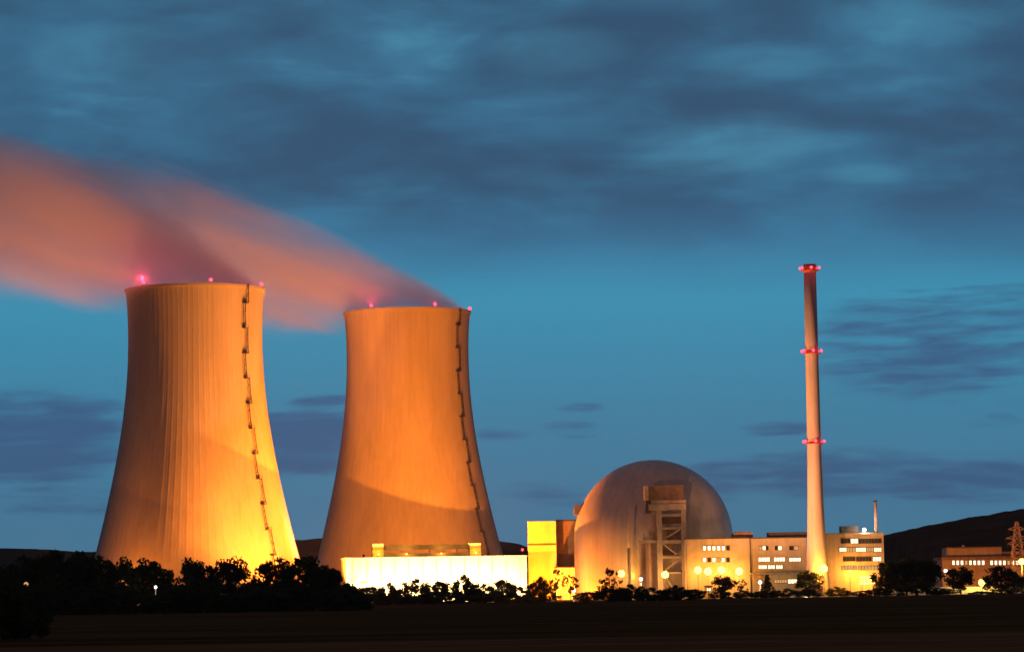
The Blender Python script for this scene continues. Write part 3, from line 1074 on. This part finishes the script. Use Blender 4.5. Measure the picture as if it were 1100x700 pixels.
# big floodlight bank at the entrance
def flood_bank(x, y, d, w_, rows, cols, label, power, colour, mat, toward=(0, -1, 0), z=None, name='floodlight_bank', face=-1):
    p = at(x, y, d)
    zc = p.z if z is None else z
    t = thing(name, label, 'floodlights', (p.x, d, 0), 0)
    b = MB()
    hw = w_ / 2
    for s in (-hw * 0.7, hw * 0.7):
        b.bar((s, 0.3, 0), (s, 0.3, zc + 0.4), 0.14, None, 8)
    for r_ in range(rows):
        b.bar((-hw, 0.3, zc + (r_ - (rows - 1) / 2) * 1.3), (hw, 0.3, zc + (r_ - (rows - 1) / 2) * 1.3), 0.09, None, 6)
    b.build('frame', M['galv'], t)
    for r_ in range(rows):
        for c in range(cols):
            cx_ = -hw + w_ * (c + 0.5) / cols
            cz_ = zc + (r_ - (rows - 1) / 2) * 1.3
            b = MB()
            ya, yb2 = sorted((0.1 * face, -0.2 * face))
            b.box((cx_ - 0.5, ya, cz_ - 0.45), (cx_ + 0.5, yb2, cz_ + 0.45), 1)
            b.ball((cx_, 0.22 * face, cz_), 0.55, 0, 10, 6, 0.85)
            b.build('lamp_head', [M[mat], M['steel']], t)
    if power:
        v = Vector(toward) * 3
        point('lamp_light', (v.x, v.y, zc), power, colour, 0.6, t)
    return t


flood_bank(932, 622.8, 1357, 7.0, 3, 5, 'dazzling bank of floodlights at the foot of the ochre block', 9000, SODIUM_PALE, 'lamp_sodium', toward=(0, 0.6, 0))
flood_bank(857, 637.2, 1300, 3.5, 1, 3, 'low row of white lamps on the ground below the chimney', 4000, WHITE, 'lamp_white', z=1.4)

# ------------------------------------------------------------------ floodlights for hall, towers and dome
def ground_flood(x, d, label, aims, rz=0.0, colour=None):
    """squat projector on a stand; aims: list of (target, watts, cone, blend)"""
    gx = ground_x(x, d)
    t = thing('ground_floodlight', label, 'floodlight', (gx, d, 0), rz, 'ground floodlights aimed at the towers')
    MB().box((-0.8, -0.5, 0), (0.8, 0.5, 0.3)).build('base', M['concrete'], t)
    b = MB()
    for s in (-0.75, 0.75):
        b.bar((s, 0, 0.3), (s, 0, 1.5), 0.07, None, 6)
    b.build('bracket', M['galv'], t)
    b = MB()
    b.bar((0, 0.45, 1.75), (0, -0.35, 1.25), 0.68, 0.55, 14)
    b.build('housing', M['steel'], t)
    b = MB()
    b.bar((0, 0.50, 1.785), (0, 0.452, 1.755), 0.6, 0.6, 14)
    b.build('lens', M['lamp_sodium'], t)
    for (tgt, watts, cone, blend) in aims:
        spot('projector_light', (gx, d + 1.4, 2.6), tgt, watts, colour or SODIUM, cone, blend, 0.5)
    return t


HALLGLOW = (1.0, 0.58, 0.20)
for x, d, y, lab in ((391, 1372, 625, 'floodlight bank before the left end of the long white hall'),
                     (455, 1384, 627, 'floodlight bank behind the bushes before the middle of the white hall'),
                     (523, 1398, 627, 'floodlight bank behind the bushes before the right end of the white hall')):
    flood_bank(x, y, d, 3.2, 1, 3, lab, 0, SODIUM, 'lamp_sodium', face=1)
    p = at(x, y, d)


for k in range(6):
    u = HW * (k + 0.5) / 6
    p = hall.matrix_basis @ Vector((u, -15, 0))
    t = thing('wall_washer', 'squat floodlight on the ground before the white hall wall', 'floodlight', p, HRZ, 'squat floodlights washing the hall wall')
    MB().box((-0.7, -0.4, 0), (0.7, 0.4, 0.25)).build('base', M['concrete'], t)
    MB().bar((0, -0.4, 0.9), (0, 0.3, 1.15), 0.45, 0.6, 12).build('housing', M['steel'], t)
    MB().bar((0, 0.302, 1.15), (0, 0.35, 1.17), 0.52, 0.52, 12).build('lens', M['lamp_sodium'], t)
    q = hall.matrix_basis @ Vector((u, -13.5, 2.2))
    spot('projector_light', q, hall.matrix_basis @ Vector((u, 0, 9)), 0.085e6, HALLGLOW, 150, 0.6, 0.5)


def added_roof_flood(u, v, label, aims):
    """added projector on the hall roof, u metres along it and v metres back"""
    p = hall.matrix_basis @ Vector((u, v, HZ + 0.5))
    t = thing('added_roof_projector', label, 'floodlight', p, HRZ, 'added projectors on the hall roof aimed at the farther tower')
    MB().box((-0.7, -0.4, 0), (0.7, 0.4, 0.2)).build('base', M['concrete'], t)
    MB().bar((0, 0, 0.2), (0, 0, 0.9), 0.1, None, 6).build('bracket', M['galv'], t)
    MB().bar((0, -0.45, 0.95), (0, 0.35, 1.3), 0.5, 0.62, 14).build('housing', M['steel'], t)
    MB().bar((0, 0.353, 1.3), (0, 0.40, 1.32), 0.55, 0.55, 14).build('lens', M['lamp_sodium'], t)
    for tgt, watts, cone, blend in aims:
        spot('projector_light', p + Vector((0, 1.6, 1.6)), tgt, watts, SODIUM, cone, blend, 0.5)


p = hall.matrix_basis @ Vector((HW * 0.62, 22, HZ + 0.5))
added_roof_flood(HW * 0.62, 22, 'added projector at the back edge of the hall roof, right one', [(p + Vector((22, 10, 101.6)), 1.4e6, 153, 0.02), (T2 + Vector((0, -40, 60)), 0.45e6, 130, 0.5)])  # added lamp, hard cone edge stands in for the hall's shadow line
added_roof_flood(HW * 0.12, 22, 'added projector at the back edge of the hall roof, left one', [(T2 + Vector((-5, -40, 85)), 0.8e6, 140, 0.5)])
ground_flood(360, 1398, 'ground floodlight at the left end of the long hall, aimed at the nearer tower',
             [(T1 + Vector((20, -20, 98)), 2.0e6, 100, 0.6)])
ground_flood(362, 1440, 'added ground floodlight between the two towers, lighting the steam', [(T2 + Vector((-85, -10, 168)), 0.95e6, 50, 0.8)], colour=(1.0, 0.26, 0.15))  # added lamp, tinted to redden the farther plume
ground_flood(330, 1180, 'ground floodlight far behind the trees before the nearer tower', [(T1 + Vector((12, -35, 168)), 0.6e6, 46, 0.05)])
ground_flood(120, 1400, 'ground floodlight hidden behind trees at the left foot of the nearer tower', [(T1 + Vector((-20, -30, 18)), 0.12e6, 110, 0.7)])
ground_flood(66, 1535, 'added ground floodlight hidden behind trees far left, lighting the steam', [(T1 + Vector((-92, 0, 185)), 1.15e6, 62, 0.8)], colour=(1.0, 0.26, 0.15))  # added lamp out of sight, brightens the nearer plume
ground_flood(345, 972, 'added ground floodlight behind the left trees shining across on the dome', [(dome.location + Vector((4, -20, 38)), 1.0e6, 18, 0.6)], colour=(1.0, 0.37, 0.19))  # unseen lamp added to light the dome high up
ground_flood(583, 1424, 'ground floodlight before the yellow block', [(Vector((ground_x(588, 1452), 1452, 12)), 0.26e6, 150, 0.5)])
ground_flood(602, 1372, 'ground floodlight lighting the left flank of the dome', [(dome.location + Vector((-26, -14, 16)), 0.09e6, 150, 0.6)])
ground_flood(705, 1215, 'added ground floodlight behind the bushes below the dome, aimed at the chimney', [(Vector((sx, DS, 112)), 1.7e6, 88, 0.5)], colour=(1.0, 0.36, 0.13))  # unseen lamp added to brighten the chimney shaft
ground_flood(1034, 1470, 'added ground floodlight before the far low building', [(Vector((ground_x(1050, 1560), 1560, 12)), 0.16e6, 140, 0.6)])  # unseen lamp added to brighten the far facade


# ------------------------------------------------------------------ small structures at the foot of the plant
d = 1292
hut = thing('guard_hut', 'small yellow lit guard hut below the four sodium lamps', 'hut', (ground_x(761, d), d, 0))
part('wall', M['yellowclad'], hut, [(757.5, 765.5, 629.5, d, 3)])
part('roof', M['darkroof'], hut, [(756.6, 766.4, 628.4, d - 0.5, 4, 629.5)])
window(hut, 759.5, 763.5, 631.5, 634.2, d, M['lit'])
# wall added to catch lamp light as a lit strip, its panels and posts
d = 1352
pw0 = thing('lit_strip_wall', 'low pale wall added behind the right trees to catch lamp light', 'wall', (ground_x(953, d), d, 0))
L = ground_x(1105, d) - pw0.location.x
b = MB()
b.box((0, 0, 0), (L, 0.25, 3.0))
b.build('panel', M['concrete'], pw0)
b = MB()
for k in range(40):
    b.box((L * k / 40 - 0.15, -0.12, 0), (L * k / 40 + 0.15, 0.0, 3.15))
tag(b.build('post', M['concrete'], pw0), kind='stuff')


# ------------------------------------------------------------------ trees
def crown_mesh(seed, kind):
    rnd = random.Random(seed)
    b = MB()
    clumps = []
    if kind == 'round':
        for _ in range(44):
            while True:
                p = Vector((rnd.uniform(-1, 1), rnd.uniform(-1, 1), rnd.uniform(-1, 1)))
                if 0.25 < p.length < 1:
                    break
            p = p * (0.82 + 0.3 * rnd.random())
            c = Vector((p.x * 0.40, p.y * 0.40, 0.53 + p.z * 0.41))
            clumps.append((c, rnd.uniform(0.08, 0.16), 80))
    elif kind == 'bush':
        for _ in range(46):
            a = rnd.uniform(0, 6.28)
            r = math.sqrt(rnd.random())
            z = rnd.uniform(0.06, 0.86) * (1 - 0.45 * r)
            clumps.append((Vector((r * 0.45 * math.cos(a), r * 0.45 * math.sin(a), z)), rnd.uniform(0.09, 0.17), 80))
    elif kind == 'cone':
        for k in range(34):
            z = 0.08 + 0.86 * k / 33
            a = k * 2.4
            r = 0.34 * (1 - z) * rnd.uniform(0.4, 1.05)
            clumps.append((Vector((r * math.cos(a), r * math.sin(a), z)), 0.05 + 0.09 * (1 - z), 46))
    else:                                                   # loose young tree with gaps
        for _ in range(22):
            a = rnd.uniform(0, 6.28)
            z = rnd.uniform(0.3, 0.95)
            r = rnd.uniform(0.05, 0.46) * (1.15 - abs(z - 0.55))
            clumps.append((Vector((r * math.cos(a), r * math.sin(a), z)), rnd.uniform(0.05, 0.11), 34))
    for c, cr, n in clumps:
        for _ in range(n):
            d_ = Vector((rnd.gauss(0, 1), rnd.gauss(0, 1), rnd.gauss(0, 1))).normalized() * cr * rnd.random() ** 0.45
            p = c + Vector((d_.x, d_.y, d_.z * 0.8))
            if p.z < 0.01:
                continue
            e = Euler((rnd.uniform(0, 6.3), rnd.uniform(0, 6.3), rnd.uniform(0, 6.3))).to_matrix()
            s = rnd.uniform(0.014, 0.032)
            q = [p + e @ Vector(v) for v in ((-s, -s * 0.5, 0), (0, -s * 0.8, s * 0.2), (s, 0, 0), (0, s * 0.8, s * 0.2), (-s, s * 0.5, 0))]
            b.add(q, [(0, 1, 2, 3, 4)])
    return b, clumps


def trunk_mesh(seed, kind, clumps):
    rnd = random.Random(seed + 50)
    b = MB()
    top = {'round': 0.6, 'bush': 0.3, 'cone': 0.95, 'loose': 0.75}[kind]
    r0 = {'round': 0.028, 'bush': 0.025, 'cone': 0.02, 'loose': 0.016}[kind]
    b.bar((0, 0, 0), (0.01, 0.0, top * 0.5), r0, r0 * 0.75, 8)
    b.bar((0.01, 0, top * 0.5), (0, 0.01, top), r0 * 0.75, r0 * 0.3, 8)
    for c, cr, n in rnd.sample(clumps, min(12, len(clumps))):
        z = min(top * 0.95, max(0.05, c.z * 0.55 + rnd.uniform(-0.05, 0.05)))
        b.bar((0, 0, z), c, r0 * 0.45, r0 * 0.12, 5)
    return b


KINDS_ = ['round'] * 4 + ['bush'] * 3 + ['cone'] + ['loose'] * 2
protos = []
for i, kd in enumerate(KINDS_):
    cb, cl = crown_mesh(100 + i, kd)
    me_c = cb.build('crown', M['leaf2'] if kd == 'cone' else M['leaf'])
    me_t = trunk_mesh(100 + i, kd, cl).build('trunk', M['bark'])
    protos.append((me_c.data, me_t.data))
    bpy.data.objects.remove(me_c)
    bpy.data.objects.remove(me_t)
V_ROUND, V_BUSH, V_CONE, V_LOOSE = (0, 1, 2, 3), (4, 5, 6), (7,), (8, 9)
rt = random.Random(21)
seen = {}


def tree(kind, x, ytop, wpx, d, label, group):
    """crown top shows at x, ytop; crown wpx picture pixels wide"""
    name = {'r': 'broadleaf_tree', 'b': 'bush', 'c': 'conifer_tree', 'l': 'young_tree'}[kind]
    var = {'r': V_ROUND, 'b': V_BUSH, 'c': V_CONE, 'l': V_LOOSE}[kind]
    k = seen.get(kind, 0)
    seen[kind] = k + 1
    mc, mt = protos[var[k % len(var)]]
    gx = ground_x(x, d)
    h = at(x, ytop, d).z * (1.17 if kind == 'b' else 1.04)
    wm = wpx * d / FOC * {'r': 1.22, 'b': 1.3, 'c': 1.1, 'l': 1.15}[kind]
    t = thing(name, label, 'bush' if kind == 'b' else 'tree', (gx, d, 0), rt.uniform(0, 6.28), group)
    ext = {'r': 0.95, 'b': 1.05, 'c': 0.75, 'l': 1.0}[kind]
    for nm, me in (('crown', mc), ('trunk', mt)):
        o = bpy.data.objects.new(nm, me)
        COL.objects.link(o)
        o.parent = t
        o.scale = (wm / ext, wm / ext, h)
    return t


GL = 'dark trees along the meadow below the nearer tower'
for a in [
    ('r', 2, 606, 40, 930, 'dark tree at the extreme left edge of the tree row'),
    ('r', 32, 596, 52, 945, 'broad dark tree behind the pair of faint lamps'),
    ('r', 66, 592, 56, 940, 'tall dark tree right of the pair of faint lamps'),
    ('r', 98, 591, 50, 960, 'tallest dark tree, its crown touching the left foot of nearer tower'),
    ('r', 128, 598, 46, 935, 'dark tree rising before the left edge of the nearer tower'),
    ('r', 158, 599, 44, 950, 'dark tree directly above the whitish lamp'),
    ('r', 181, 611, 30, 945, 'lower dark tree in the dip right of the whitish lamp'),
    ('r', 211, 598, 40, 940, 'round dark tree standing left of the orange lamp'),
    ('r', 246, 597, 40, 948, 'round dark tree directly above the orange lamp'),
    ('b', 273, 617, 34, 940, 'low dark bush in the gap before brightest part of the tower'),
    ('r', 298, 598, 42, 945, 'dark tree before the lower right edge of the nearer tower'),
    ('r', 327, 598, 44, 935, 'dark tree in the gap between the two cooling towers'),
    ('r', 354, 606, 36, 950, 'dark tree before the lower left edge of the farther tower'),
    ('b', 374, 622, 26, 955, 'dark bush at the left end of the white hall'),
    ('b', -4, 626, 60, 918, 'dark undergrowth bush at the extreme left edge of the tree row'),
    ('b', 52, 620, 60, 918, 'dark undergrowth bush just right of the pair of faint lamps'),
    ('b', 112, 622, 60, 919, 'dark undergrowth bush below the left edge of the nearer tower'),
    ('b', 168, 635, 50, 916, 'dark undergrowth bush right under the whitish lamp'),
    ('b', 222, 622, 56, 918, 'dark undergrowth bush between whitish lamp and orange lamp'),
    ('b', 277, 626, 56, 918, 'dark undergrowth bush right of the orange lamp'),
    ('b', 328, 622, 60, 918, 'dark undergrowth bush below the gap between the cooling towers'),
    ('b', 374, 634, 50, 918, 'dark undergrowth bush at the right end of the tree row'),
    ('b', 20, 622, 60, 925, 'dark undergrowth bush below the pair of faint lamps'),
    ('b', 82, 624, 64, 925, 'dark undergrowth bush below the tallest left tree'),
    ('b', 140, 632, 60, 922, 'dark undergrowth bush left below the whitish lamp'),
    ('b', 196, 626, 56, 924, 'dark undergrowth bush right below the whitish lamp'),
    ('b', 250, 634, 56, 926, 'dark undergrowth bush below the orange lamp'),
    ('b', 304, 625, 60, 924, 'dark undergrowth bush below the right edge of nearer tower'),
    ('b', 350, 630, 56, 926, 'dark undergrowth bush between the tower gap and white hall'),
]:
    tree(*a, GL)
GN = 'black bushes close by at the lower left'
for a in [('b', -8, 609, 70, 425, 'largest black bush, cut by the lower left frame edge'),
          ('b', 28, 640, 48, 430, 'black bush at lower left, right of the largest one')]:
    tree(*a, GN)
GM = 'bushes along the foot of the white hall'
for a in [
    ('b', 398, 627, 30, 1250, 'bush before the left quarter of the white hall'),
    ('b', 419, 621.5, 22, 1255, 'bush under the left roof cabin of the white hall'),
    ('b', 446, 619.5, 32, 1250, 'rounded bush before the second quarter of the white hall'),
    ('b', 474, 621, 26, 1256, 'bush before the middle of the white hall'),
    ('b', 500, 612, 26, 1252, 'pointed taller bush before the right half of the white hall'),
    ('b', 520, 625, 28, 1250, 'low bush below the right roof cabin of the white hall'),
    ('b', 540, 619, 24, 1255, 'bush before the right end of the white hall'),
    ('b', 560, 627, 26, 1250, 'low bush where the white hall meets the yellow block'),
    ('b', 581, 617, 26, 1246, 'bush before the yellow block'),
    ('l', 597.5, 611, 20, 1240, 'spindly young tree at the right edge of the yellow block'),
    ('l', 613, 617, 24, 1228, 'loose young tree behind the low white lamp'),
    ('b', 632, 634, 30, 1200, 'low bush at the left foot of the dome'),
    ('b', 410, 634, 50, 1220, 'long low shrub before the left end of the white hall'),
    ('b', 465, 634, 56, 1222, 'long low shrub before the middle of the white hall'),
    ('b', 520, 635, 56, 1220, 'long low shrub before the right end of the white hall'),
    ('b', 576, 636, 56, 1215, 'long low shrub before the yellow block'),
]:
    tree(*a, GM)
GR = 'trees and bushes before the reactor and offices'
for a in [
    ('l', 655, 611, 32, 1190, 'feathery young tree left of the dome lamp'),
    ('b', 678, 626, 34, 1185, 'bush just right of the dome lamp'),
    ('b', 656, 630, 34, 1184, 'bush under the feathery young tree'),
    ('b', 702, 628, 30, 1188, 'bush at the left foot of the access tower'),
    ('b', 726, 627, 30, 1190, 'bush at the right foot of the access tower'),
    ('b', 745, 631, 26, 1200, 'bush left of the guard hut'),
    ('r', 778, 617, 22, 1285, 'small round tree right of the guard hut'),
    ('l', 795, 622, 18, 1288, 'little young tree under the rightmost of four lamps'),
    ('c', 824.5, 617, 20, 1290, 'small conical tree before the middle of the offices'),
    ('r', 869, 612, 28, 1295, 'round dark tree left of the chimney lamp'),
    ('b', 845, 630, 26, 1292, 'low bush between the conical tree and round dark tree'),
    ('b', 900, 629, 22, 1296, 'low bush right of the chimney lamp'),
    ('r', 952, 603, 26, 1290, 'dark tree touching the right end of the ochre block'),
    ('r', 974, 597, 36, 1292, 'large dark tree, left half of the big clump'),
    ('r', 996, 599, 30, 1298, 'large dark tree, right half of the big clump'),
    ('b', 985, 622, 44, 1270, 'bush at the foot of the big dark tree clump'),
    ('r', 1032, 608, 28, 1310, 'round dark tree left of the greenish yellow lamp'),
    ('r', 1076, 608, 34, 1310, 'round dark tree right of the greenish yellow lamp'),
    ('b', 800, 632, 24, 1262, 'low bush under the little young tree before the offices'),
    ('b', 822, 633, 26, 1264, 'low bush at the foot of the conical tree'),
    ('b', 868, 632, 26, 1262, 'low bush at the foot of the round dark tree by the chimney'),
    ('b', 922, 633, 28, 1266, 'low bush before the dazzling floodlight bank'),
    ('b', 774, 633, 22, 1262, 'low bush at the foot of the small round tree by the hut'),
    ('b', 945, 630, 24, 1266, 'low bush before the right corner of the ochre block'),
    ('b', 1018, 630, 26, 1270, 'low bush below the white globe lamp on the right'),
    ('b', 1084, 630, 30, 1270, 'low bush below the lattice pylon'),
    ('b', 1054, 634, 26, 1290, 'low bush below the greenish yellow lamp'),
    ('r', 1098, 616, 22, 1330, 'dark tree at the right edge below the pylon'),
]:
    tree(*a, GR)
